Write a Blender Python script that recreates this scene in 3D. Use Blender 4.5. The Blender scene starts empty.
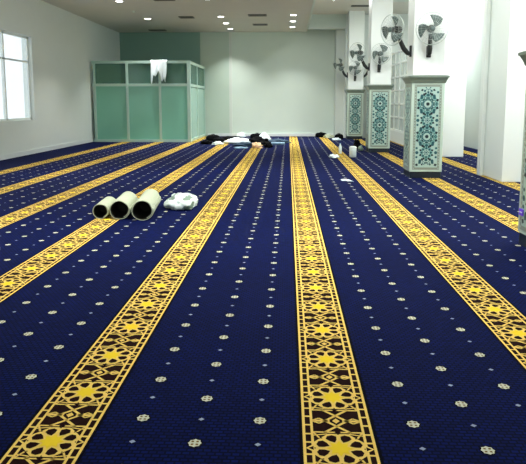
import bpy, bmesh, math, random
from math import pi, sin, cos, radians as R
from mathutils import Vector, Matrix
C = bpy.context.scene.collection
rnd = random.Random(7)

# ------------------------------------------------------------ materials
def srgb(r, g, b):
    f = lambda c: (c/255/12.92) if c/255 <= .04045 else ((c/255+.055)/1.055)**2.4
    return (f(r), f(g), f(b), 1)
def mat(name, col, rough=.6, metal=0, noise=0, nscale=8, bump=0, bscale=60, emit=None, estr=0, spec=.5):
    m = bpy.data.materials.new(name); m.use_nodes = True
    n = m.node_tree.nodes; l = m.node_tree.links; b = n['Principled BSDF']
    b.inputs['Base Color'].default_value = col; b.inputs['Roughness'].default_value = rough
    b.inputs['Metallic'].default_value = metal; b.inputs['Specular IOR Level'].default_value = spec
    tc = n.new('ShaderNodeTexCoord')
    if noise:
        t = n.new('ShaderNodeTexNoise'); t.inputs['Scale'].default_value = nscale; t.inputs['Detail'].default_value = 4
        l.new(tc.outputs['Object'], t.inputs['Vector'])
        r = n.new('ShaderNodeMapRange'); r.inputs['To Min'].default_value = 1-noise; r.inputs['To Max'].default_value = 1+noise
        l.new(t.outputs['Fac'], r.inputs['Value'])
        mx = n.new('ShaderNodeVectorMath'); mx.operation = 'SCALE'; mx.inputs[0].default_value = col[:3]
        l.new(r.outputs['Result'], mx.inputs['Scale']); l.new(mx.outputs[0], b.inputs['Base Color'])
    if bump:
        t = n.new('ShaderNodeTexNoise'); t.inputs['Scale'].default_value = bscale; t.inputs['Detail'].default_value = 3
        l.new(tc.outputs['Object'], t.inputs['Vector'])
        bp = n.new('ShaderNodeBump'); bp.inputs['Strength'].default_value = bump; bp.inputs['Distance'].default_value = .01
        l.new(t.outputs['Fac'], bp.inputs['Height']); l.new(bp.outputs[0], b.inputs['Normal'])
    if emit:
        b.inputs['Emission Color'].default_value = emit; b.inputs['Emission Strength'].default_value = estr
    return m
def glass_mat(name, col, trans, rough=.15, frost=1):
    m = bpy.data.materials.new(name); m.use_nodes = True
    n = m.node_tree.nodes; l = m.node_tree.links; b = n['Principled BSDF']
    b.inputs['Base Color'].default_value = col; b.inputs['Roughness'].default_value = rough
    t = n.new('ShaderNodeBsdfTransparent'); t.inputs[0].default_value = (min(1, col[0]*1.5+.3), min(1, col[1]*1.2+.3), min(1, col[2]*1.3+.3), 1)
    x = n.new('ShaderNodeMixShader'); x.inputs[0].default_value = trans
    l.new(b.outputs[0], x.inputs[1]); l.new(t.outputs[0], x.inputs[2]); l.new(x.outputs[0], n['Material Output'].inputs[0])
    return m
def carpet_mat():
    m = bpy.data.materials.new('navy_pile'); m.use_nodes = True
    n = m.node_tree.nodes; l = m.node_tree.links; b = n['Principled BSDF']
    b.inputs['Roughness'].default_value = .95; b.inputs['Specular IOR Level'].default_value = .08
    tc = n.new('ShaderNodeTexCoord')
    br = n.new('ShaderNodeTexBrick'); br.inputs['Scale'].default_value = 1.0
    br.inputs['Brick Width'].default_value = .036; br.inputs['Row Height'].default_value = .024
    br.inputs['Mortar Size'].default_value = .006; br.inputs['Mortar Smooth'].default_value = .6
    br.inputs['Color1'].default_value = NAVY1; br.inputs['Color2'].default_value = NAVY2
    br.inputs['Mortar'].default_value = NAVY0
    l.new(tc.outputs['Object'], br.inputs['Vector'])
    t = n.new('ShaderNodeTexNoise'); t.inputs['Scale'].default_value = 1.2; t.inputs['Detail'].default_value = 5
    l.new(tc.outputs['Object'], t.inputs['Vector'])
    r = n.new('ShaderNodeMapRange'); r.inputs['To Min'].default_value = .8; r.inputs['To Max'].default_value = 1.2
    l.new(t.outputs['Fac'], r.inputs['Value'])
    s = n.new('ShaderNodeVectorMath'); s.operation = 'SCALE'
    l.new(br.outputs['Color'], s.inputs[0]); l.new(r.outputs[0], s.inputs['Scale']); l.new(s.outputs[0], b.inputs['Base Color'])
    return m
NAVY0 = srgb(1, 7, 34); NAVY1 = srgb(2, 18, 82); NAVY2 = srgb(1, 11, 60)

M = {}
M['navy'] = carpet_mat()
M['stripe_dark'] = mat('stripe_dark_pile', srgb(34, 16, 14), .95, spec=.05)
M['black_pile'] = mat('stripe_black_edge', srgb(8, 8, 18), .95, spec=.05)
M['gold'] = mat('gold_pile', srgb(238, 202, 106), .9, spec=.05, noise=.12, nscale=60)
M['gold_bright'] = mat('bright_gold_pile', srgb(240, 206, 46), .9, spec=.05)
M['flower'] = mat('flower_cream_pile', srgb(204, 206, 184), .9, spec=.05)
M['flower_dark'] = mat('flower_brown_pile', srgb(120, 96, 40), .9, spec=.05)
M['dot'] = mat('pale_dot_pile', srgb(150, 160, 184), .9, spec=.05)
M['wall'] = mat('white_wall_paint', srgb(226, 233, 229), .6, noise=.02, nscale=3)
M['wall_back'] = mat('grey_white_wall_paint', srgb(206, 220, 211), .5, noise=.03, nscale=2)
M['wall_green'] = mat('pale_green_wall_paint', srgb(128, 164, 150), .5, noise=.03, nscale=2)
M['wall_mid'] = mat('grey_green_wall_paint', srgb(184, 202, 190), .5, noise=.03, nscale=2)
M['ceiling'] = mat('ceiling_paint', srgb(214, 211, 203), .7, noise=.05, nscale=1.5)
M['white'] = mat('white_gloss_paint', srgb(238, 244, 240), .4)
M['trimgrey'] = mat('grey_paint', srgb(206, 214, 208), .5)
M['skirting'] = mat('skirting_paint', srgb(222, 228, 228), .4)
M['clad'] = mat('pale_green_marble', srgb(196, 214, 200), .25, noise=.08, nscale=14)
M['ladder'] = mat('grey_brown_inlay', srgb(140, 150, 136), .3)
M['panel'] = mat('pale_mosaic_tile', srgb(176, 202, 192), .3, noise=.05, nscale=30)
M['teal'] = mat('teal_mosaic_tile', srgb(26, 86, 94), .3)
M['teal_light'] = mat('light_teal_mosaic_tile', srgb(124, 170, 162), .3)
M['teal_dark'] = mat('dark_teal_mosaic_tile', srgb(6, 30, 40), .3)
M['crown'] = mat('grey_green_moulding', srgb(118, 132, 120), .35, noise=.06, nscale=10)
M['plinth'] = mat('dark_plinth', srgb(16, 30, 44), .4)
M['alu'] = mat('painted_aluminium', srgb(180, 208, 196), .4, metal=.2)
M['glass_low'] = glass_mat('frosted_green_glass', srgb(140, 208, 184), .12, .25)
M['glass_side'] = glass_mat('frosted_pale_glass', srgb(172, 210, 196), .2, .25)
M['glass_pale'] = glass_mat('pale_lattice_glass', srgb(222, 234, 228), .2, .2)
M['glass_up'] = glass_mat('clear_green_glass', srgb(116, 160, 144), .6, .08)
M['glass_win'] = glass_mat('window_glass', srgb(220, 235, 230), .85, .05)
M['black'] = mat('black_plastic', srgb(16, 17, 19), .4)
M['blade'] = mat('smoky_fan_blade', srgb(92, 108, 104), .3)
M['wire'] = mat('chrome_wire', srgb(196, 206, 200), .3, metal=.5)
M['motor'] = mat('dark_motor_housing', srgb(34, 40, 40), .35)
M['lamp'] = mat('lamp_lens', srgb(255, 255, 250), .5, emit=(1, 1, .97, 1), estr=14)
M['ring'] = mat('lamp_ring', srgb(230, 230, 225), .4)
M['vent'] = mat('grey_vent_metal', srgb(92, 92, 84), .5)
M['ventd'] = mat('dark_vent_gap', srgb(40, 40, 36), .7)
M['mat_beige'] = mat('beige_woven_mat', srgb(178, 186, 160), .9, noise=.12, nscale=40, bump=.4, bscale=120)
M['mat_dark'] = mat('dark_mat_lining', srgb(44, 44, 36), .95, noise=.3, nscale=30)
M['plastic'] = mat('white_plastic_bag', srgb(226, 238, 234), .35, noise=.08, nscale=10)
M['plastic_g'] = mat('grey_green_bag', srgb(128, 150, 132), .5, noise=.15, nscale=14)
M['cloth_white'] = mat('white_cloth', srgb(228, 240, 244), .8, noise=.08, nscale=9)
M['cloth_dark'] = mat('black_nylon', srgb(3, 5, 8), .9, spec=.1, noise=.3, nscale=12)
M['cloth_navy'] = mat('dark_teal_cloth', srgb(22, 52, 74), .8, noise=.2, nscale=12)
M['cloth_blue'] = mat('pale_blue_cloth', srgb(140, 172, 196), .8, noise=.1, nscale=9)
M['tan'] = mat('peach_canvas', srgb(236, 200, 160), .8, noise=.1, nscale=12)
M['purple'] = mat('violet_card', srgb(120, 70, 235), .5)
M['slab'] = mat('concrete', srgb(120, 120, 118), .9)

# ------------------------------------------------------------ mesh helpers
class MB:
    def __init__(s): s.v = []; s.f = []; s.mi = []; s.mats = []; s.sm = []
    def m(s, k):
        if k not in s.mats: s.mats.append(k)
        return s.mats.index(k)
    def face(s, pts, k, smooth=False):
        b = len(s.v); s.v += [tuple(p) for p in pts]; s.f.append(tuple(range(b, b+len(pts)))); s.mi.append(s.m(k)); s.sm.append(smooth)
    def box(s, x0, x1, y0, y1, z0, z1, k):
        b = len(s.v)
        s.v += [(x, y, z) for z in (z0, z1) for y in (y0, y1) for x in (x0, x1)]
        for q in ((0, 2, 3, 1), (4, 5, 7, 6), (0, 1, 5, 4), (2, 6, 7, 3), (0, 4, 6, 2), (1, 3, 7, 5)):
            s.f.append(tuple(b+i for i in q)); s.mi.append(s.m(k)); s.sm.append(False)
    def loft(s, rings, k, cap=True, closed=True, smooth=True):
        b = len(s.v); n = len(rings[0])
        for r in rings: s.v += [tuple(p) for p in r]
        for i in range(len(rings)-1):
            for j in range(n if closed else n-1):
                j2 = (j+1) % n
                s.f.append((b+i*n+j, b+i*n+j2, b+(i+1)*n+j2, b+(i+1)*n+j)); s.mi.append(s.m(k)); s.sm.append(smooth)
        if cap:
            s.f.append(tuple(b+j for j in range(n))[::-1]); s.mi.append(s.m(k)); s.sm.append(False)
            s.f.append(tuple(b+(len(rings)-1)*n+j for j in range(n))); s.mi.append(s.m(k)); s.sm.append(False)
    def tube(s, pts, r, k, n=8, closed=False, cap=True):
        pts = [Vector(p) for p in pts]; rings = []
        N = len(pts); up = None
        for i, p in enumerate(pts):
            if closed: d = pts[(i+1) % N]-pts[i-1]
            else: d = pts[min(i+1, N-1)]-pts[max(i-1, 0)]
            d.normalize()
            if up is None: up = d.orthogonal().normalized()
            a = (up-d*up.dot(d)).normalized(); up = a; c = d.cross(a)
            rr = r[i] if isinstance(r, (list, tuple)) else r
            rings.append([p+a*rr*cos(t)+c*rr*sin(t) for t in (2*pi*j/n for j in range(n))])
        if closed: rings.append(rings[0]); cap = False
        s.loft(rings, k, cap)
    def lathe(s, prof, k, n=24, axis='Z', o=(0, 0, 0), cap=True):
        rings = []
        for r, h in prof:
            rg = []
            for j in range(n):
                t = 2*pi*j/n; a, b2 = r*cos(t), r*sin(t)
                p = (a, b2, h) if axis == 'Z' else ((a, -h, b2) if axis == 'Y' else (h, a, b2))
                rg.append((p[0]+o[0], p[1]+o[1], p[2]+o[2]))
            rings.append(rg)
        s.loft(rings, k, cap)
    def build(s, name, parent=None, bevel=0, fix=True):
        me = bpy.data.meshes.new(name); me.from_pydata(s.v, [], s.f)
        for k in s.mats: me.materials.append(M[k])
        me.polygons.foreach_set('material_index', s.mi); me.polygons.foreach_set('use_smooth', s.sm)
        me.update()
        if fix:
            bm = bmesh.new(); bm.from_mesh(me); bmesh.ops.recalc_face_normals(bm, faces=bm.faces); bm.to_mesh(me); bm.free()
        o = bpy.data.objects.new(name, me); C.objects.link(o); o.parent = parent
        if bevel:
            md = o.modifiers.new('bevel', 'BEVEL'); md.width = bevel; md.segments = 2; md.limit_method = 'ANGLE'
        return o
def tag(o, label=None, cat=None, group=None, kind=None):
    if label: o['label'] = label
    if cat: o['category'] = cat
    if group: o['group'] = group
    if kind: o['kind'] = kind
    return o
def thing(name, loc, label, cat, group=None, rz=0):
    o = bpy.data.objects.new(name, None); C.objects.link(o); o.location = loc; o.rotation_euler = (0, 0, rz)
    o.empty_display_size = .2
    return tag(o, label, cat, group)
def copy_tree(o, parent=None):
    c = o.copy(); C.objects.link(c); c.parent = parent
    for ch in list(o.children): copy_tree(ch, c)
    return c
def struct(o): o['kind'] = 'structure'; return o

# ------------------------------------------------------------ room shell
XL, XR, YF, YB = -7.5, 6.1, -3.0, 26.1
ZC, ZR, XS = 4.58, 5.15, .82
b = MB()
b.box(XL-.3, XS, YF-.3, YB+.3, ZC, ZC+.9, 'ceiling')
struct(b.build('ceiling'))
b = MB()
b.box(XS, XR+.3, YF-.3, YB+.3, ZR, ZR+.33, 'ceiling')
struct(b.build('ceiling'))
b = MB()
b.box(XL-.3, 2.4, YB, YB+.3, -.012, ZR, 'wall_back')
b.box(2.4, XR+.3, 24.95, YB+.3, -.012, ZR, 'wall')
struct(b.build('wall_back'))
b = MB(); b.box(2.04, 2.4, 25.3, 26.1, 0, 4.56, 'trimgrey'); struct(b.build('trim_1'))
b = MB(); b.box(XS, 2.4, 24.9, 25.25, 4.56, ZR, 'wall_back'); b.box(XS+.02, 2.4, 24.86, 24.9, 4.56, 4.62, 'trimgrey'); struct(b.build('trim_2'))
b = MB(); b.box(-2.62, -2.5, 26.04, 26.1, 0, ZC, 'trimgrey'); struct(b.build('trim_3'))
b = MB(); b.box(XL, -3.9, 26.06, 26.1, 0, ZC, 'wall_green'); b.box(-3.9, -2.62, 26.06, 26.1, 0, ZC, 'wall_mid'); struct(b.build('trim_4'))  # colour sheets that tint the back wall greener and darker leftwards
b = MB(); b.box(XS-.07, XS, YF, 24.9, ZC-.025, ZC, 'trimgrey'); struct(b.build('trim_5'))
b = MB(); b.box(-3.6, 2.04, 26.02, 26.1, 0, .12, 'skirting'); struct(b.build('baseboard_back'))
b = MB(); b.box(XL, XL+.02, YF, YB, 0, .12, 'skirting'); struct(b.build('baseboard_left'))

def wall_with_openings(name, axis, pos, out, a0, a1, z1, ops, zl, zh, k='wall'):
    """a wall along one axis with rectangular window openings (a start, a end)"""
    b = MB()
    def bx(p0, p1, q0, q1):
        lo, hi = min(pos, out), max(pos, out)
        if axis == 'Y': b.box(lo, hi, p0, p1, q0, q1, k)
        else: b.box(p0, p1, lo, hi, q0, q1, k)
    bx(a0, a1, -.012, zl); bx(a0, a1, zh, z1)
    c = a0
    for s, e in ops: bx(c, s, zl, zh); c = e
    bx(c, a1, zl, zh)
    return struct(b.build(name))
NW = [0]
def fill_window(axis, pos, depth, s, e, zl, zh, energy):  # added windows; their area lamps brighten the ceiling and upright faces
    NW[0] += 1
    w = bpy.data.objects.new('window_%d' % NW[0], None); C.objects.link(w); struct(w)
    mid = pos+depth*.5; f = MB(); g = MB()
    def bx(mb, p0, p1, q0, q1, t, k):
        if axis == 'Y': mb.box(mid-t, mid+t, p0, p1, q0, q1, k)
        else: mb.box(p0, p1, mid-t, mid+t, q0, q1, k)
    bx(f, s, s+.06, zl, zh, .04, 'white'); bx(f, e-.06, e, zl, zh, .04, 'white')
    bx(f, s, e, zl, zl+.06, .04, 'white'); bx(f, s, e, zh-.06, zh, .04, 'white')
    m = (s+e)/2; bx(f, m-.03, m+.03, zl, zh, .04, 'white')
    bx(f, s, e, zh-.75, zh-.7, .04, 'white')
    bx(g, s+.06, e-.06, zl+.06, zh-.06, .004, 'glass_win')
    f.build('window_frame', w); g.build('window_pane', w)
    ld = bpy.data.lights.new('daylight', 'AREA'); ld.shape = 'RECTANGLE'; ld.size = (e-s)-.1; ld.size_y = (zh-zl)-.1
    ld.energy = energy; ld.color = (.93, 1, .99)
    lo = bpy.data.objects.new('daylight', ld); C.objects.link(lo)
    sg = 1 if depth > 0 else -1
    if axis == 'Y': lo.location = (pos-sg*.02, m, (zl+zh)/2); lo.rotation_euler = (0, sg*pi/2, 0) ; ld.size, ld.size_y = ld.size_y, ld.size
    else: lo.location = (m, pos-sg*.02, (zl+zh)/2); lo.rotation_euler = (-sg*pi/2, 0, 0)
WR = [(0, 3), (5.5, 8.5), (11, 14), (16, 18.2)]
WL = [(-1.5, 1.5), (3.5, 6.5), (8.5, 11.5), (14, 17)]
WF = [(-6, -3), (-1.5, 1.5)]
EN_R, EN_L, EN_F = 26, 26, 26
wall_with_openings('wall_right', 'Y', XR, XR+.3, YF-.3, YB+.3, ZR, WR, 1.0, 3.6)
wall_with_openings('wall_left', 'Y', XL, XL-.3, YF-.3, YB+.3, ZC, WL, 1.0, 3.4)
wall_with_openings('wall_front', 'X', YF, YF-.3, XL, XR, ZR, WF, 1.0, 3.4)
for s, e in WR: fill_window('Y', XR, .3, s, e, 1.0, 3.6, EN_R)
for s, e in WL: fill_window('Y', XL, -.3, s, e, 1.0, 3.4, EN_L)
for s, e in WF: fill_window('X', YF, -.3, s, e, 1.0, 3.4, EN_F)

# ------------------------------------------------------------ carpet
def line(mb, fn, p, q, w, k, d):
    p = Vector(p); q = Vector(q); t = (q-p).normalized(); n = Vector((-t.y, t.x))*w/2
    mb.face([fn(a.x, a.y, d) for a in (p-n, q-n, q+n, p+n)], k)
def poly(mb, fn, pts, k, d): mb.face([fn(x, y, d) for x, y in pts], k)
STRIPES = [.235+1.28*k for k in range(-5, 2)]+[2.85, 4.13, 5.41]
PER, PH = .444, 2.375
def star_cell(mb, cx, cy):
    fn = lambda u, v, d: (cx+u, cy+v, d)
    W = .112; d1, d2, d3 = .0012, .0018, .0024
    # rosette: gold octagon, eight dark petals, bright eight-pointed star
    oc = [(.122*cos(pi/8+k*pi/4), .122*sin(pi/8+k*pi/4)) for k in range(8)]
    poly(mb, fn, oc, 'gold', d1)
    for k in range(8):
        a = pi/8+k*pi/4
        loc = lambda r, t: (r*cos(a+t), r*sin(a+t))
        poly(mb, fn, [loc(.048, 0), loc(.068, -.25), loc(.092, -.29), loc(.106, -.12), loc(.106, .12), loc(.092, .29), loc(.068, .25)], 'stripe_dark', d2)
        q = [(.104*cos(k*pi/4), .104*sin(k*pi/4)), (.110*cos(k*pi/4+.055), .110*sin(k*pi/4+.055)), (.112*cos(k*pi/4), .112*sin(k*pi/4)), (.110*cos(k*pi/4-.055), .110*sin(k*pi/4-.055))]
        poly(mb, fn, q, 'stripe_dark', d2)
    st = []
    for k in range(16):
        r = .058 if k % 2 == 0 else .036
        st.append((r*cos(k*pi/8), r*sin(k*pi/8)))
    poly(mb, fn, st, 'gold_bright', d3)
    for s in (-1, 1):
        # points of the rosette reach through the inner line into the ladder border
        poly(mb, fn, [(s*.112, -.030), (s*.112, .030), (s*.150, 0)], 'gold', .0015)
        poly(mb, fn, [(s*.115, -.015), (s*.115, .015), (s*.138, 0)], 'stripe_dark', d2)
        poly(mb, fn, [(0, s*.112), (-.016, s*.124), (0, s*.138), (.016, s*.124)], 'stripe_dark', d3)
        line(mb, fn, (-W, s*.126), (W, s*.126), .010, 'gold', d1)
        line(mb, fn, (-.062, s*.122), (.052, s*.222), .013, 'gold', d1)
        line(mb, fn, (.062, s*.122), (-.052, s*.222), .013, 'gold', d1)
        for t in (-1, 1):
            line(mb, fn, (t*.03, s*.2175), (t*W, s*.2175), .009, 'gold', d1)
            line(mb, fn, (t*.052, s*.222), (t*.080, s*.200), .008, 'gold', d1)
            line(mb, fn, (t*.080, s*.200), (t*W, s*.2175), .008, 'gold', d1)
            line(mb, fn, (t*.086, s*.080), (t*W, s*.126), .009, 'gold', d1)
            line(mb, fn, (t*.05, s*.112), (t*W, s*.100), .007, 'gold', d1)
        poly(mb, fn, [(0, s*.200), (-.018, s*.222), (0, s*.2218), (.018, s*.222)], 'gold', d1)
    # ladder borders
    for t in (-1, 1):
        for r in range(6):
            v = -PER/2+(r+.5)*PER/6+(.0 if r in (0, 1, 4, 5) else (-.008 if r == 2 else .008))
            line(mb, fn, (t*.118, v), (t*.15, v), .012, 'gold', d1)
def flower(mb, x, y):
    fn = lambda u, v, d: (x+u, y+v, d)
    poly(mb, fn, [(.036*cos(k*pi/6), .036*sin(k*pi/6)) for k in range(12)], 'black_pile', .0010)
    o = []
    for k in range(16):
        r = .031 if k % 2 == 0 else .026
        o.append((r*cos(k*pi/8), r*sin(k*pi/8)))
    poly(mb, fn, o, 'flower', .0016)
    for k in range(4):
        a = pi/4+k*pi/2
        poly(mb, fn, [(.007*cos(a), .007*sin(a)), (.017*cos(a-.45), .017*sin(a-.45)), (.024*cos(a), .024*sin(a)), (.017*cos(a+.45), .017*sin(a+.45))], 'flower_dark', .0022)
b = MB()
x0, x1, y0, y1 = XL+.02, XR, YF, YB-.08
b.face([(x0, y0, 0), (x1, y0, 0), (x1, y1, 0), (x0, y1, 0)], 'navy')
b.box(XL-.3, XR+.3, YF-.3, YB+.3, -.3, -.012, 'slab')
for sx in STRIPES:
    b.face([(sx-.176, y0, .0004), (sx+.176, y0, .0004), (sx+.176, y1, .0004), (sx-.176, y1, .0004)], 'black_pile')
    b.face([(sx-.158, y0, .0008), (sx+.158, y0, .0008), (sx+.158, y1, .0008), (sx-.158, y1, .0008)], 'stripe_dark')
    for u, w in ((-.154, .013), (.154, .013), (-.117, .012), (.117, .012)):
        b.face([(sx+u-w/2, y0, .0013), (sx+u+w/2, y0, .0013), (sx+u+w/2, y1, .0013), (sx+u-w/2, y1, .0013)], 'gold')
    n0 = int((0-PH)/PER); n1 = int((y1-.25-PH)/PER)
    for k in range(n0, n1+1): star_cell(b, sx, PH+k*PER)
FP = .39
for i, sx in enumerate(STRIPES[:-1]):
    for j, off in enumerate((.36, .64, .92)):
        ph = 2.39 if j == 1 else 2.585
        y = ph-FP*6
        while y < y1-.1:
            flower(b, sx+off, y)
            if y+FP/2 < y1-.05:
                poly(b, lambda u, v, d: (sx+off+u, y+FP/2+v, d), [(-.015, 0), (0, -.013), (.015, 0), (0, .013)], 'dot', .0016)
            y += FP
carpet = struct(b.build('floor', fix=False))
tag(carpet, 'navy blue fitted carpet with gold star bands and small cream flowers')

# ------------------------------------------------------------ pillars
PX0, PX1 = 2.43, 3.07
PW = PX1-PX0
def kite(r0, r1, r2, a, w):
    return [(r0*cos(a), r0*sin(a)), (r1*cos(a-w), r1*sin(a-w)), (r2*cos(a), r2*sin(a)), (r1*cos(a+w), r1*sin(a+w))]
def panel_pattern(mb, fn, w, h):
    """mosaic of interlaced stars in a w x h field, origin at its lower left"""
    poly(mb, fn, [(0, 0), (w, 0), (w, h), (0, h)], 'ladder', .001)
    nb = int(h/.055)
    for i in range(nb):
        v = (i+.5)*h/nb
        for u in (.022, w-.022): poly(mb, fn, [(u-.010, v), (u, v-.016), (u+.010, v), (u, v+.016)], 'panel', .002)
    e = .045
    poly(mb, fn, [(e, e), (w-e, e), (w-e, h-e), (e, h-e)], 'panel', .002)
    c = w/2; per = .64; zc = .66
    ks = [-1, 0, 1]
    A = w/2-e
    def P(cx, cy, pts, k, d):
        q = [(cx+x, cy+y) for x, y in pts]
        if all(e <= x <= w-e and e <= y <= h-e for x, y in q): poly(mb, fn, q, k, d)
    circ = lambda r, n=12: [(r*cos(2*pi*i/n), r*sin(2*pi*i/n)) for i in range(n)]
    for k in ks:
        cy = zc+k*per
        P(c, cy, circ(.205, 16), 'teal_light', .0022); P(c, cy, circ(.092), 'teal', .0025); P(c, cy, circ(.074), 'panel', .003); P(c, cy, circ(.036, 8), 'teal_dark', .0035)
        for i in range(8):
            a = i*pi/4+pi/8
            P(c, cy, kite(.085, .125, .165, a, .33), 'teal', .003)
            P(c, cy, kite(.105, .127, .150, a, .16), 'panel', .0035)
            P(c, cy, kite(.142, .176, .212, a+pi/8, .22), 'teal', .003)
            P(c, cy, kite(.168, .20, .232, a, .16), 'teal_dark', .003)
            P(c, cy, kite(.094, .114, .138, a+pi/8, .15), 'teal_dark', .003)
        cy2 = cy+per/2
        P(c, cy2, circ(.125, 16), 'teal_light', .0022); P(c, cy2, circ(.068, 8), 'panel', .0025); P(c, cy2, circ(.02, 8), 'teal', .003)
        for i in range(8):
            a = i*pi/4
            P(c, cy2, kite(.062, .09, .12, a, .3), 'teal', .003)
            P(c, cy2, kite(.024, .042, .060, a, .3), 'teal', .003)
            P(c, cy2, kite(.098, .125, .155, a+pi/8, .2), 'teal_dark', .003)
        for s in (-1, 1):
            P(c+s*(A-.035), cy2, circ(.034, 6), 'teal', .003)
            P(c+s*(A-.035), cy, kite(.0, .03, .0, 0, 1)[:1]+circ(.02, 6), 'teal_light', .003)
            for s2 in (-1, 1):
                P(c+s*(A-.03), cy2+s2*.09, circ(.024, 6), 'teal', .003)
                P(c+s*(A-.10), cy2+s2*.16, circ(.030, 6), 'teal', .003)
def pillar():
    t = thing('pillar', (0, 0, 0), 'x', 'pillar', 'white pillars clad with mosaic panels')
    W = PW
    o = MB(); i_ = .015
    o.box(i_, W-i_, i_, W-i_, 0, .125, 'plinth'); o.build('plinth', t)
    o = MB(); o.box(0, W, 0, W, .125, 1.88, 'clad'); o.build('cladding', t, .01)
    for nm, fn in (('f', lambda u, v, d: (.055+u, -d-.003, .17+v)), ('l', lambda u, v, d: (-d-.003, W-.055-u, .17+v)),
                   ('r', lambda u, v, d: (W+d+.003, .055+u, .17+v)), ('b', lambda u, v, d: (W-.055-u, W+d+.003, .17+v))):
        o = MB(); w, h = W-.11, 1.68
        # thin slab body then the mosaic on its face
        cs = [(0, 0), (w, 0), (w, h), (0, h)]
        o.loft([[fn(x, y, -.004) for x, y in cs], [fn(x, y, .0) for x, y in cs]], 'ladder', smooth=False)
        panel_pattern(o, fn, w, h); o.build('mosaic_panel', t, fix=False)
    o = MB()
    prof = [(-.0, 1.88), (.012, 1.88), (.02, 1.905), (.03, 1.93), (.042, 1.955), (.055, 1.98), (.068, 1.985), (.068, 2.015), (.03, 2.03), (.0, 2.03)]
    rings = [[(-e, -e, z), (W+e, -e, z), (W+e, W+e, z), (-e, W+e, z)] for e, z in prof]
    o.loft(rings, 'crown', smooth=False); o.build('crown_moulding', t)
    o = MB(); o.box(.012, W-.012, .012, W-.012, 2.03, ZR, 'white'); o.build('shaft', t, .008)
    return t
p0 = pillar()
PY = [5.58, 11.63, 17.6, 24.0]
PL = ['nearest mosaic clad pillar, cut off by the right edge of the picture',
      'white pillar with teal mosaic cladding standing nearest in full view',
      'middle mosaic clad white pillar, behind the largest fully visible one',
      'farthest mosaic clad white pillar, beside the back wall']
for i, (y, lb) in enumerate(zip(PY, PL)):
    o = p0 if i == 0 else copy_tree(p0)
    o.location = (PX0+(.04 if i == 0 else 0), y, 0); o['label'] = lb
b = MB()
b.box(2.455, 2.464, 6.07, 6.17, .32, .39, 'purple')  # small violet patch with a pale bar on the pillar's left face
b.box(2.451, 2.455, 6.09, 6.15, .350, .358, 'white')
b2 = b.build('tag'); tag(b2, 'small violet tag low on the nearest pillar at the right edge', 'tag')
b2.name = 'violet_tag'

# beams over the pillar line towards the side columns
def beam(n, y, zt=ZR):
    o = MB()
    prof = []
    x0, x1 = PX1-.01, 4.25
    zb = 4.5
    N = 10
    up = [(x0, zt), (x1, zt)]
    lo = [(x1, zb-.55)] + [(x1-.42*sin(t*pi/2/N), zb-.55+.55*(1-cos(t*pi/2/N))) for t in range(1, N+1)] \
        + [(x0+.42*cos(t*pi/2/N), zb-.55*(1-cos((N-t)*pi/2/N)) if False else zb-.55*(1-sin((N-t)*pi/2/N))) for t in range(N, 0, -1)][:0] + [(x0, zb)]
    pts = up+lo
    o.loft([[(x, y+.12, z) for x, z in pts], [(x, y+.52, z) for x, z in pts]], 'trimgrey', smooth=False)
    return struct(o.build('trim_%d' % n))
beam(6, 17.6); beam(7, 11.63)

# big plain columns of the side aisle
def col(label, x0, x1, y0, y1, rail):
    t = thing('side_column', (x0, y0, 0), label, 'column', 'plain white columns of the side aisle')
    o = MB(); o.box(0, x1-x0, 0, y1-y0, 0, ZR, 'white'); o.build('shaft', t, .01)
    if rail:
        o = MB(); o.box(-.06, .0, y1-y0-.02, y1-y0+.10, 0, ZR, 'white')
        o.box(-.09, -.03, y1-y0-.05, y1-y0+.13, 0, ZR, 'white'); o.build('door_jamb', t)
    return t
col('broad plain white column with narrow jamb, between the nearest mosaic pillars', 4.06, 4.85, 11.1, 12.15, True)
col('plain white column just right of the large mosaic pillar, behind it', 4.2, 4.88, 16.3, 17.3, False)
col('plain white column farther back, beside the white lattice screen', 4.15, 4.9, 19.0, 19.9, False)

# white lattice screen with low solid foot
t = thing('lattice_screen', (4.12, 19.9, 0), 'white framed glazed lattice screen above a low white panel, between far pillars', 'screen')
L, H = 4.6, 3.38
o = MB()
for y in [0, .95, 1.9, 2.85, 3.8, 4.55]: o.box(-.035, .035, y-.035, y+.035, .42, H, 'white')
for z in (.46, .95, 1.45, 1.95, 2.45, 2.95, H): o.box(-.03, .03, 0, L, z-.03, z+.03, 'white')
o.build('lattice_frame', t)
o = MB(); o.box(-.05, .05, 0, L, 0, .43, 'white'); o.build('foot_panel', t)
o = MB(); o.box(.0, .008, .03, L, .46, H-.03, 'glass_pale'); o.build('glass_pane', t)

# ------------------------------------------------------------ glazed enclosure
GX, GY, GZ = -3.74, 22.0, 3.05
t = thing('glass_partition', (GX, GY, 0), 'green frosted glass partition with pale metal frame in the far left corner', 'partition')
o = MB()
o.box(-.06, .06, -.06, .06, 0, GZ, 'alu'); o.build('corner_post', t)
for x in (-1.1, -2.35, -3.6): 
    o = MB(); o.box(x-.045, x+.045, -.04, .04, 0, GZ, 'alu'); o.build('post', t)
o = MB(); o.box(-.05, .05, 3.94, 4.02, 0, GZ, 'alu'); o.build('post', t)
o = MB(); o.box(-.03, .03, 1.9, 1.97, 0, GZ, 'alu'); o.build('post', t)
for z, h in ((.05, .05), (2.16, .05), (GZ-.04, .05)):
    o = MB(); o.box(-3.7, 0, -.035, .035, z-h, z+h, 'alu'); o.box(-.035, .035, 0, 4.0, z-h, z+h, 'alu'); o.build('rail', t)
for xa, xb in ((-1.055, -.06), (-2.305, -1.145), (-3.555, -2.395)):
    o = MB(); o.box(xa, xb, -.006, .006, .1, 2.11, 'glass_low'); o.build('frosted_pane', t)
    o = MB(); o.box(xa, xb, -.006, .006, 2.21, GZ-.09, 'glass_up'); o.build('clear_pane', t)
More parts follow.
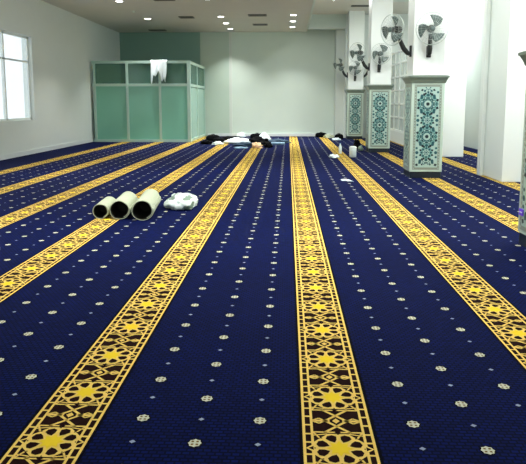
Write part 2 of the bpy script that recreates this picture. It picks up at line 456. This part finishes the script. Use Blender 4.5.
for ya, yb in ((.06, 1.9), (1.97, 3.94)):
    o = MB(); o.box(-.006, .006, ya, yb, .1, 2.11, 'glass_side'); o.build('frosted_pane', t)
    o = MB(); o.box(-.006, .006, ya, yb, 2.21, GZ-.09, 'glass_up'); o.build('clear_pane', t)
# thin white ragged sheet folded over the top rail
def hanging_sheet():
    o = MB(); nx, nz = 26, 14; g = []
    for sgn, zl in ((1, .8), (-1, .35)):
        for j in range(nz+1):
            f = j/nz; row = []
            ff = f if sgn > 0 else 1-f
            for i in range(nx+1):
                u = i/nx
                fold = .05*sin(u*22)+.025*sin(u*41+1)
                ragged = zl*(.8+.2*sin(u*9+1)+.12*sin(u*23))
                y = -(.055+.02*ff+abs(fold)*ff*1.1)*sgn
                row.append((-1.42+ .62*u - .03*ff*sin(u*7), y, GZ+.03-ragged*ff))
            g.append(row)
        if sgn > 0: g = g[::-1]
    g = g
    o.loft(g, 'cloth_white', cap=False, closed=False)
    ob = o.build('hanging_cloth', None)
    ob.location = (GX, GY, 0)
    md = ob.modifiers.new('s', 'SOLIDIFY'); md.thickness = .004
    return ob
tag(hanging_sheet(), 'thin white cloth draped over the top rail of the glass partition', 'cloth')

# ------------------------------------------------------------ fans
def fan(reach):
    t = thing('wall_fan', (0, 0, 0), 'x', 'fan', 'wall fans fixed to the mosaic clad pillars')
    o = MB(); o.box(-.045, .045, -.035, 0, -.10, .12, 'black'); o.build('mounting_plate', t, .008)
    o = MB()
    o.tube([(0, -.03, -.04), (0, -.08, -.02), (0, -.10-reach*.3, .06), (0, -.10-reach*.7, .20), (0, -.09-reach, .34)], [.042, .045, .05, .042, .034], 'motor', 10)
    o.build('swivel_arm', t)
    hz, hy = .43, -.12-reach
    o = MB(); o.lathe([(.02, -.10), (.062, -.085), (.075, -.04), (.075, .04), (.05, .075), (.02, .085)], 'motor', 20, 'Y')
    m = o.build('motor', t); m.location = (0, hy, hz)
    # cage: two domed wire grilles meeting in a rim
    o = MB(); RC = .30
    rim = [(RC*cos(a), -.14, RC*sin(a)) for a in (2*pi*i/40 for i in range(40))]
    o.tube(rim, .008, 'wire', 6, closed=True)
    for k in range(28):
        a = 2*pi*k/28
        fr = [(r*cos(a), y, r*sin(a)) for r, y in ((.05, -.215), (.14, -.21), (.24, -.185), (RC, -.14))]
        bk = [(r*cos(a), y, r*sin(a)) for r, y in ((RC, -.14), (.25, -.07), (.15, -.045), (.07, -.04))]
        o.tube(fr, .0022, 'wire', 4); o.tube(bk, .0022, 'wire', 4)
    for r, y in ((.13, -.211), (.21, -.197), (.2, -.055)):
        o.tube([(r*cos(a), y, r*sin(a)) for a in (2*pi*i/32 for i in range(32))], .0022, 'wire', 4, closed=True)
    c = o.build('cage', t); c.location = (0, hy, hz)
    o = MB(); o.lathe([(.01, .222), (.045, .22), (.05, .212), (.05, .208)], 'blade', 18, 'Y'); q = o.build('badge', c)
    o = MB(); o.lathe([(.045, .10), (.05, .12), (.045, .17), (.02, .19)], 'black', 18, 'Y'); h_ = o.build('hub', t); h_.location = (0, hy, hz)
    for k in range(3):
        o = MB(); a0 = R(-78+k*120); rows = []
        for i in range(9):
            f = i/8; r = .045+.215*f
            wd = .30+.75*sin(min(1, f*1.15)*pi*.62)
            sweep = .55*f
            row = []
            for j in range(6):
                g = j/5-.5
                ang = a0+sweep+g*wd
                y = -.14+g*.07
                row.append((r*cos(ang), y, r*sin(ang)))
            rows.append(row)
        o.loft(rows, 'blade', cap=False, closed=False)
        bl = o.build('blade', t); bl.location = (0, hy, hz)
        md = bl.modifiers.new('s', 'SOLIDIFY'); md.thickness = .004
    return t
f0 = fan(.01); f1 = fan(.17)
def place_fan(first, loc, rz, head, label, spin=0):
    src = f0 if rz == 0 else f1
    o = src if first else copy_tree(src)
    o.location = loc; o.rotation_euler = (0, 0, rz); o['label'] = label
    for ch in o.children:
        nm = ch.name.split('.')[0]
        if nm in ('motor', 'cage', 'hub', 'blade'):
            ch.rotation_euler = (R(4), 0, head)
    return o
W = PW
fx = (PX0+PX1)/2
place_fan(True, (fx-.02, PY[1]+.012, 2.47), 0, R(-4), 'dark bladed wall fan facing forward on the large mosaic pillar, biggest of the fans')
place_fan(True, (PX0+.012, PY[1]+.22, 2.50), -pi/2, R(38), 'wall fan on the left side of the large mosaic pillar, on a black bracket')
place_fan(False, (fx-.06, PY[2]+.012, 2.49), 0, R(6), 'wall fan on the front of the middle mosaic pillar')
place_fan(False, (PX0+.012, PY[2]+.22, 2.55), -pi/2, R(50), 'wall fan on the left side of the middle mosaic pillar')
place_fan(False, (fx-.04, PY[3]+.012, 2.46), 0, R(-6), 'wall fan on the front of the farthest mosaic pillar')
place_fan(False, (PX0+.012, PY[3]+.22, 2.60), -pi/2, R(52), 'wall fan on the left side of the farthest mosaic pillar, by the back wall')
place_fan(False, (PX1-.012, PY[3]+.22, 2.60), pi/2, R(-52), 'wall fan on the right side of the farthest mosaic pillar, mostly behind the middle pillar')

# ------------------------------------------------------------ ceiling fittings
def downlight():
    t = thing('ceiling_light', (0, 0, 0), 'x', 'ceiling light', 'round recessed ceiling lights')
    o = MB(); o.lathe([(.105, -.012), (.14, -.012), (.145, 0), (.105, 0), (.105, -.012)], 'ring', 24, cap=False); o.build('trim_ring', t)
    o = MB(); o.lathe([(.02, -.009), (.104, -.009), (.104, 0)], 'lamp', 24); o.build('lens', t)
    return t
EN_D = 50
d0 = downlight()
LS = [(-5.17, 18.06, 'ceiling light nearest the left edge of the visible ceiling'),
      (-5.2, 21.8, 'ceiling light in front of the glass partition'),
      (-2.44, 17.8, 'ceiling light at the top edge of the picture, in the middle row'),
      (-2.44, 21.4, 'nearest of the close trio of ceiling lights left of the room centre'),
      (-2.44, 23.15, 'middle one of the close trio of ceiling lights left of the room centre'),
      (-2.44, 24.9, 'farthest of the close trio of ceiling lights left of the room centre'),
      (.17, 21.1, 'nearest of the three ceiling lights in the row right of the vents'),
      (.17, 22.7, 'middle of the three ceiling lights in the row right of the vents'),
      (.17, 24.4, 'farthest of the three ceiling lights in the row right of the vents')]
def lamp_under(o, z, e, s=.2, col=(1, .99, .95)):
    ld = bpy.data.lights.new('lamp', 'AREA'); ld.shape = 'DISK'; ld.size = s; ld.energy = e; ld.color = col; ld.spread = R(96)
    lo = bpy.data.objects.new('lamp', ld); C.objects.link(lo); lo.location = (0, 0, -.03); lo.parent = o
for i, (x, y, lb) in enumerate(LS):
    o = d0 if i == 0 else copy_tree(d0)
    o.location = (x, y, ZC); o['label'] = lb
outs = [(x, y) for x in (-5.2, -2.44, .17) for y in (6.5, 12)]  # unseen repeats of the light grid, added to light the near hall
hidden = []
for x, y in outs:
    o = copy_tree(d0); o.location = (x, y, ZC); o['label'] = 'round ceiling light out of sight above the near end of the hall'; hidden.append(o)
for o in [q for q in C.objects if q.name.startswith('ceiling_light')]: lamp_under(o, ZC, EN_D)
# unseen battens added on the raised ceiling to brighten the pillar shafts
EN_B = 115
for i, y in enumerate((6.4, 9.6, 14.6, 20.6)):
    for j, x in enumerate((1.6, 5.3)):
        t = thing('ceiling_batten', (x, y, ZR), 'long fluorescent ceiling batten above the pillar aisle', 'ceiling light', 'fluorescent battens above the pillar aisle')
        o = MB(); o.box(-.09, .09, -.65, .65, -.04, 0, 'white'); o.build('housing', t)
        o = MB(); o.tube([(0, -.6, -.06), (0, .6, -.06)], .02, 'lamp', 10); o.build('tube', t)
        ld = bpy.data.lights.new('batten_lamp', 'AREA'); ld.shape = 'RECTANGLE'; ld.size = .16; ld.size_y = 1.2; ld.energy = EN_B; ld.spread = R(175); ld.color = (.97, 1, .98)
        lo = bpy.data.objects.new('batten_lamp', ld); C.objects.link(lo); lo.location = (0, 0, -.09); lo.parent = t
def vent(x, y, z, w, d, label):
    t = thing('ceiling_vent', (x, y, z), label, 'vent', 'grey slotted vents in the ceiling')
    o = MB(); o.box(-w/2, w/2, -d/2, d/2, -.008, 0, 'ventd'); o.build('backing', t)
    o = MB()
    for s in (-1, 1):
        o.box(-w/2, w/2, s*d/2-.02, s*d/2+.02, -.02, 0, 'vent'); o.box(s*w/2-.02, s*w/2+.02, -d/2, d/2, -.02, 0, 'vent')
    for k in range(5): 
        y_ = -d/2+(k+.5)*d/5; o.box(-w/2, w/2, y_-.012, y_+.012, -.018, -.006, 'vent')
    o.build('grille', t)
vent(-1.1, 21.1, ZC, .62, .4, 'nearer grey ceiling vent between the two rows of lights')
vent(-1.12, 23.6, ZC, .55, .4, 'farther grey ceiling vent between the two rows of lights')
vent(-3.7, 21.5, ZC, .5, .4, 'grey ceiling vent beside the glass partition, left of the close light trio')
vent(-3.75, 17.8, ZC, .6, .4, 'grey ceiling vent at the top edge of the picture on the left')
vent(-5.6, 25.2, ZC, .7, .3, 'grey ceiling vent above the glass partition near the back wall')
vent(2.75, 22.8, ZR, .7, .3, 'grey vent in the raised ceiling above the far pillars')
b = MB(); b.lathe([(.06, 0), (.065, -.02), (.045, -.05), (.02, -.055)], 'trimgrey', 16, o=(-5.24, 20.0, ZC)); 
tag(b.build('smoke_detector'), 'small round grey smoke detector on the ceiling left of the vents', 'smoke detector')

# ------------------------------------------------------------ rolled mats and bag in the foreground
def roll(label, x, y, r, ln, ang, seed, n=54):
    """a mat rolled up as a spiral sheet, lying on the carpet"""
    t = thing('rolled_mat', (x, y, 0), label, 'rolled mat', 'beige rolled mats on the carpet', rz=ang)
    rn = random.Random(seed); th = .010; turns = 1.2
    def ring(yy, wob):
        out = []; inn = []
        for i in range(n+1):
            f = i/n; a = -pi*.35+f*turns*2*pi
            rr = r*(1-.13*(1-f)**2)
            rr *= 1+.02*sin(3*a+seed)+wob*.02*sin(5*a)
            out.append((rr*cos(a), yy, rr*.96*sin(a)+r))
            inn.append(((rr-th)*cos(a), yy, (rr-th)*.96*sin(a)+r))
        return out, inn
    ys = [0, .03, ln*.25, ln*.5, ln*.75, ln-.03, ln]
    O = []; I = []
    for k, yy in enumerate(ys):
        a, c = ring(yy, rn.uniform(-1, 1)); O.append(a); I.append(c)
    zmin = min(p[2] for r_ in O for p in r_)
    sh = lambda rows: [[(p[0], p[1], p[2]-zmin) for p in r_] for r_ in rows]
    O, I = sh(O), sh(I)
    o = MB(); o.loft(O, 'mat_beige', cap=False, closed=False)
    for e in (0, -1):
        for i in range(n): o.face([O[e][i], O[e][i+1], I[e][i+1], I[e][i]], 'mat_beige')
    o.loft([[O[k][n], I[k][n]] for k in range(len(ys))], 'mat_beige', cap=False, closed=False)
    o.build('outer_face', t, fix=False)
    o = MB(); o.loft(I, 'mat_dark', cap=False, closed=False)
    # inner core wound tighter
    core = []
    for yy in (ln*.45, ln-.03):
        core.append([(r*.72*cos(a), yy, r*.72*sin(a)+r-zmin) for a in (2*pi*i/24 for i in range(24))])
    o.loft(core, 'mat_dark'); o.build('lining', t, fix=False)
    return t
roll('small beige rolled mat, leftmost and smallest of the three on the carpet', -2.42, 7.30, .105, .62, R(6), 1)
roll('beige rolled mat lying in the middle of the three, dark inside', -2.16, 7.27, .132, .80, R(7), 2)
roll('largest beige rolled mat, beside the crumpled white bag', -1.85, 7.22, .14, 1.0, R(7), 3)

def crumple(name, label, cat, loc, size, k, seed, rz=0, group=None, amp=.22, k2=None, sub=4, rough=2.2):
    """soft crumpled bundle: a folded, pinched blob resting flat on the ground"""
    bm = bmesh.new(); bmesh.ops.create_icosphere(bm, subdivisions=sub, radius=1)
    from mathutils import noise
    off = Vector((seed*7.3, seed*3.1, seed*1.7))
    for v in bm.verts:
        d = v.co.normalized()
        a = noise.noise(d*rough+off); c = abs(noise.noise(d*rough*2.2+off*2)); e = abs(noise.noise(d*rough*4.6+off*3))
        s = 1+amp*a*2-amp*1.3*c-amp*.6*e
        v.co = d*s
        if v.co.z < -.25: v.co.z = -.25+(v.co.z+.25)*.08
    zs = min(v.co.z for v in bm.verts); zt = max(v.co.z for v in bm.verts)
    for v in bm.verts: v.co = Vector((v.co.x*size[0]/2, v.co.y*size[1]/2, (v.co.z-zs)/(zt-zs)*size[2]))
    me = bpy.data.meshes.new(name); bm.to_mesh(me); bm.free(); me.materials.append(M[k])
    for p in me.polygons: p.use_smooth = True
    if k2:
        me.materials.append(M[k2])
        for p in me.polygons:
            c = p.center
            if noise.noise(Vector((c.x/size[0], c.y/size[1], c.z/size[2]))*3+off) > .22: p.material_index = 1
    o = bpy.data.objects.new(name, me); C.objects.link(o); o.location = loc; o.rotation_euler = (0, 0, rz)
    return tag(o, label, cat, group)
crumple('plastic_bag', 'crumpled white plastic bag beside the largest rolled mat', 'bag', (-1.515, 8.16, .003), (.46, .60, .21), 'plastic', 5, R(-8), k2='plastic_g', amp=.2, rough=1.5)

# ------------------------------------------------------------ belongings at the far end
def bag(label, loc, w, d, h, k, rz=0, name='backpack'):
    t = thing(name, loc, label, 'bag', None, rz)
    o = MB(); rings = []
    N = 20
    for i, (s, z) in enumerate(((.86, 0), (.98, .06), (1, .35), (.97, .6), (.86, .82), (.6, .95), (.2, 1))):
        rg = []
        for j in range(N):
            a = 2*pi*j/N; c, sn = cos(a), sin(a); pw = .55
            rg.append((math.copysign(abs(c)**pw, c)*w/2*s, math.copysign(abs(sn)**pw, sn)*d/2*s, z*h))
        rings.append(rg)
    o.loft(rings, k); o.build('body', t)
    o = MB(); o.tube([(-.06, 0, h*.96), (-.05, 0, h*1.08), (.05, 0, h*1.08), (.06, 0, h*.96)], .012, k, 6); o.build('handle', t)
    o = MB(); o.box(-w*.32, w*.32, -d/2-.03, -d/2+.02, h*.12, h*.5, k); o.build('pocket', t, .015)
    return t
crumple('cloth_bundle', 'long white crumpled cloth bundle in the pile near the back wall', 'cloth', (-1.83, 21.3, .003), (1.05, .5, .22), 'cloth_white', 11, R(8), amp=.16, rough=1.4)
crumple('dark_coat', 'black coat heaped right of the long white bundle', 'clothing', (-1.05, 20.9, .003), (.75, .7, .3), 'cloth_dark', 12, R(-20))
crumple('dark_scarf', 'dark cloth lying in front of the long white bundle', 'clothing', (-1.45, 20.0, .003), (.9, .35, .14), 'cloth_navy', 13, R(14))
crumple('blue_cloth', 'pale blue cloth lying flat, nearest item of the far pile', 'cloth', (-1.55, 19.1, .003), (.5, .3, .05), 'cloth_blue', 14, R(10))
bag('low black bag at the left end of the far pile', (-2.95, 22.8, 0), .55, .4, .24, 'cloth_dark', R(15))
bag('black bag just behind the long white bundle on its left', (-2.6, 21.9, 0), .45, .35, .18, 'cloth_dark', R(-25))
crumple('small_white_bag', 'small white crumpled bag left of the long white bundle', 'bag', (-2.5, 20.6, .003), (.38, .3, .13), 'plastic', 15)
crumple('tan_bag', 'peach coloured bag on the gold band of the carpet, in the far pile', 'bag', (-1.02, 19.2, .003), (.36, .5, .2), 'tan', 16, amp=.3)
crumple('black_jacket', 'black jacket right of the peach coloured bag', 'clothing', (-.66, 19.5, .003), (.3, .6, .2), 'cloth_dark', 17, R(10))
crumple('crumpled_cloth', 'white crumpled cloth on the black coats, near the back wall', 'cloth', (-.95, 22.9, .003), (.4, .3, .34), 'cloth_white', 18)
crumple('white_pouch', 'small white pouch right of the black coats in the far pile', 'bag', (-.8, 22.3, .003), (.3, .3, .25), 'cloth_white', 19)
crumple('teal_blanket', 'dark teal folded blanket at the right end of the far pile', 'blanket', (-.4, 21.6, .003), (.9, .7, .16), 'cloth_navy', 20)
t = thing('rolled_blanket', (-.35, 20.6, .055), 'slim pale blue rolled cloth at the right end of the far pile', 'cloth', None, R(4))
o = MB(); o.lathe([(.01, -.25), (.05, -.24), (.055, 0), (.05, .24), (.01, .25)], 'cloth_blue', 14, 'X'); o.build('roll', t)
crumple('wall_cloth', 'white cloth heap against the back wall behind the long bundle', 'cloth', (-2.05, 25.3, .003), (.4, .35, .2), 'cloth_white', 21)
bag('black bag against the back wall in the right corner', (1.45, 25.4, 0), .5, .35, .2, 'cloth_dark', R(10))
crumple('beige_bundle', 'pale bundle by the back wall left of the farthest pillar', 'cloth', (1.75, 24.8, .003), (.45, .35, .17), 'mat_beige', 22)
bag('dark bag left of the farthest mosaic pillar', (2.13, 24.3, 0), .36, .3, .2, 'cloth_dark', R(-12))
crumple('white_bundle', 'small white bundle in front of the dark bags near the farthest pillar', 'cloth', (1.95, 23.4, .003), (.35, .25, .1), 'cloth_white', 23)
bag('dark bag leaning at the left corner of the middle mosaic pillar', (2.25, 19.0, 0), .2, .25, .3, 'cloth_dark', R(5))
crumple('pale_pouch', 'pale green pouch at the left foot of the middle mosaic pillar', 'bag', (2.28, 18.2, .003), (.16, .2, .18), 'plastic_g', 24)

bag('black bag standing against the back wall behind the white bundle', (-1.3, 24.6, 0), .6, .4, .2, 'cloth_dark', R(5))
crumple('dark_blanket', 'black blanket spread behind the long white bundle', 'blanket', (-2.3, 23.6, .003), (1.0, .7, .14), 'cloth_dark', 31)
crumple('black_shawl', 'black shawl heaped left of the small white bag', 'clothing', (-2.95, 20.9, .003), (.45, .5, .16), 'cloth_dark', 32)
# white bin, bottles and paper in the aisle
t = thing('white_canister', (1.80, 16.1, 0), 'white lidded canister standing on the carpet left of the middle pillar', 'container')
o = MB(); o.lathe([(.085, 0), (.095, .01), (.10, .2), (.10, .25)], 'plastic', 20); o.build('body', t)
o = MB(); o.lathe([(.105, .25), (.105, .28), (.06, .30), (.02, .305)], 'white', 20); o.build('lid', t)
t = thing('water_bottle', (1.55, 17.2, 0), 'slim white bottle standing left of the white canister', 'bottle')
o = MB(); o.lathe([(.04, 0), (.045, .01), (.045, .2), (.018, .26), (.018, .28)], 'plastic', 16); o.build('body', t)
o = MB(); o.lathe([(.021, .28), (.021, .305), (.005, .31)], 'cloth_blue', 12); o.build('cap', t)
crumple('tissue_bundle', 'small crumpled white tissue bundle on the edge of the gold band', 'tissue', (1.27, 15.9, .003), (.28, .35, .1), 'plastic', 26)
o = MB(); N = 8; rows = []
for i in range(N+1):
    rows.append([(-.07+.14*j/4+.01*sin(i), -.14+.28*i/N, .012+.012*sin(i*.8+j)) for j in range(5)])
o.loft(rows, 'cloth_white', cap=False, closed=False)
pp = o.build('paper_sheet'); pp.location = (1.143, 11.13, 0); pp.rotation_euler = (0, 0, R(25))
md = pp.modifiers.new('s', 'SOLIDIFY'); md.thickness = .002
tag(pp, 'small white paper lying on the navy carpet right of the centre band', 'paper')
# low white stand at the left edge
t = thing('book_stand', (-2.76, 4.74, 0), 'low white stand on the carpet at the far left edge', 'stand', None, R(-4))
o = MB(); o.box(-.22, .22, -.012, .012, 0, .25, 'cloth_white'); q = o.build('side_panel', t, .004); q.rotation_euler = (R(18), 0, 0); q.location = (0, -.08, .0)
o = MB(); o.box(-.22, .22, -.012, .012, 0, .25, 'cloth_white'); q = o.build('side_panel', t, .004); q.rotation_euler = (R(-18), 0, 0); q.location = (0, .08, .0)
o = MB(); o.box(-.21, .21, -.012, .012, .225, .25, 'cloth_white'); q = o.build('top_rail', t)

# ------------------------------------------------------------ world, camera, view
w = bpy.data.worlds.new('world'); bpy.context.scene.world = w; w.use_nodes = True
nt = w.node_tree; bg = nt.nodes['Background']
bg.inputs[0].default_value = (.85, .93, 1, 1); bg.inputs[1].default_value = 1.5

cam = bpy.data.cameras.new('camera'); co = bpy.data.objects.new('camera', cam); C.objects.link(co)
F_PX = 580
cam.sensor_fit = 'HORIZONTAL'; cam.sensor_width = 36; cam.lens = 36*F_PX/526
cam.shift_y = -57/526; cam.shift_x = 0
pitch = math.atan((175-102.5)/F_PX); yaw = math.atan(25*cos(pitch)/F_PX)
co.location = (0, 0, 1.5); co.rotation_euler = (pi/2-pitch, 0, yaw)
cam.clip_start = .05; cam.clip_end = 200
S = bpy.context.scene; S.camera = co
S.view_settings.view_transform = 'Standard'; S.view_settings.look = 'None'
S.view_settings.exposure = 0; S.view_settings.gamma = 1; S.view_settings.use_curve_mapping = False
S.cycles.use_denoising = True
S.cycles.max_bounces = 8; S.cycles.diffuse_bounces = 5; S.cycles.transparent_max_bounces = 12
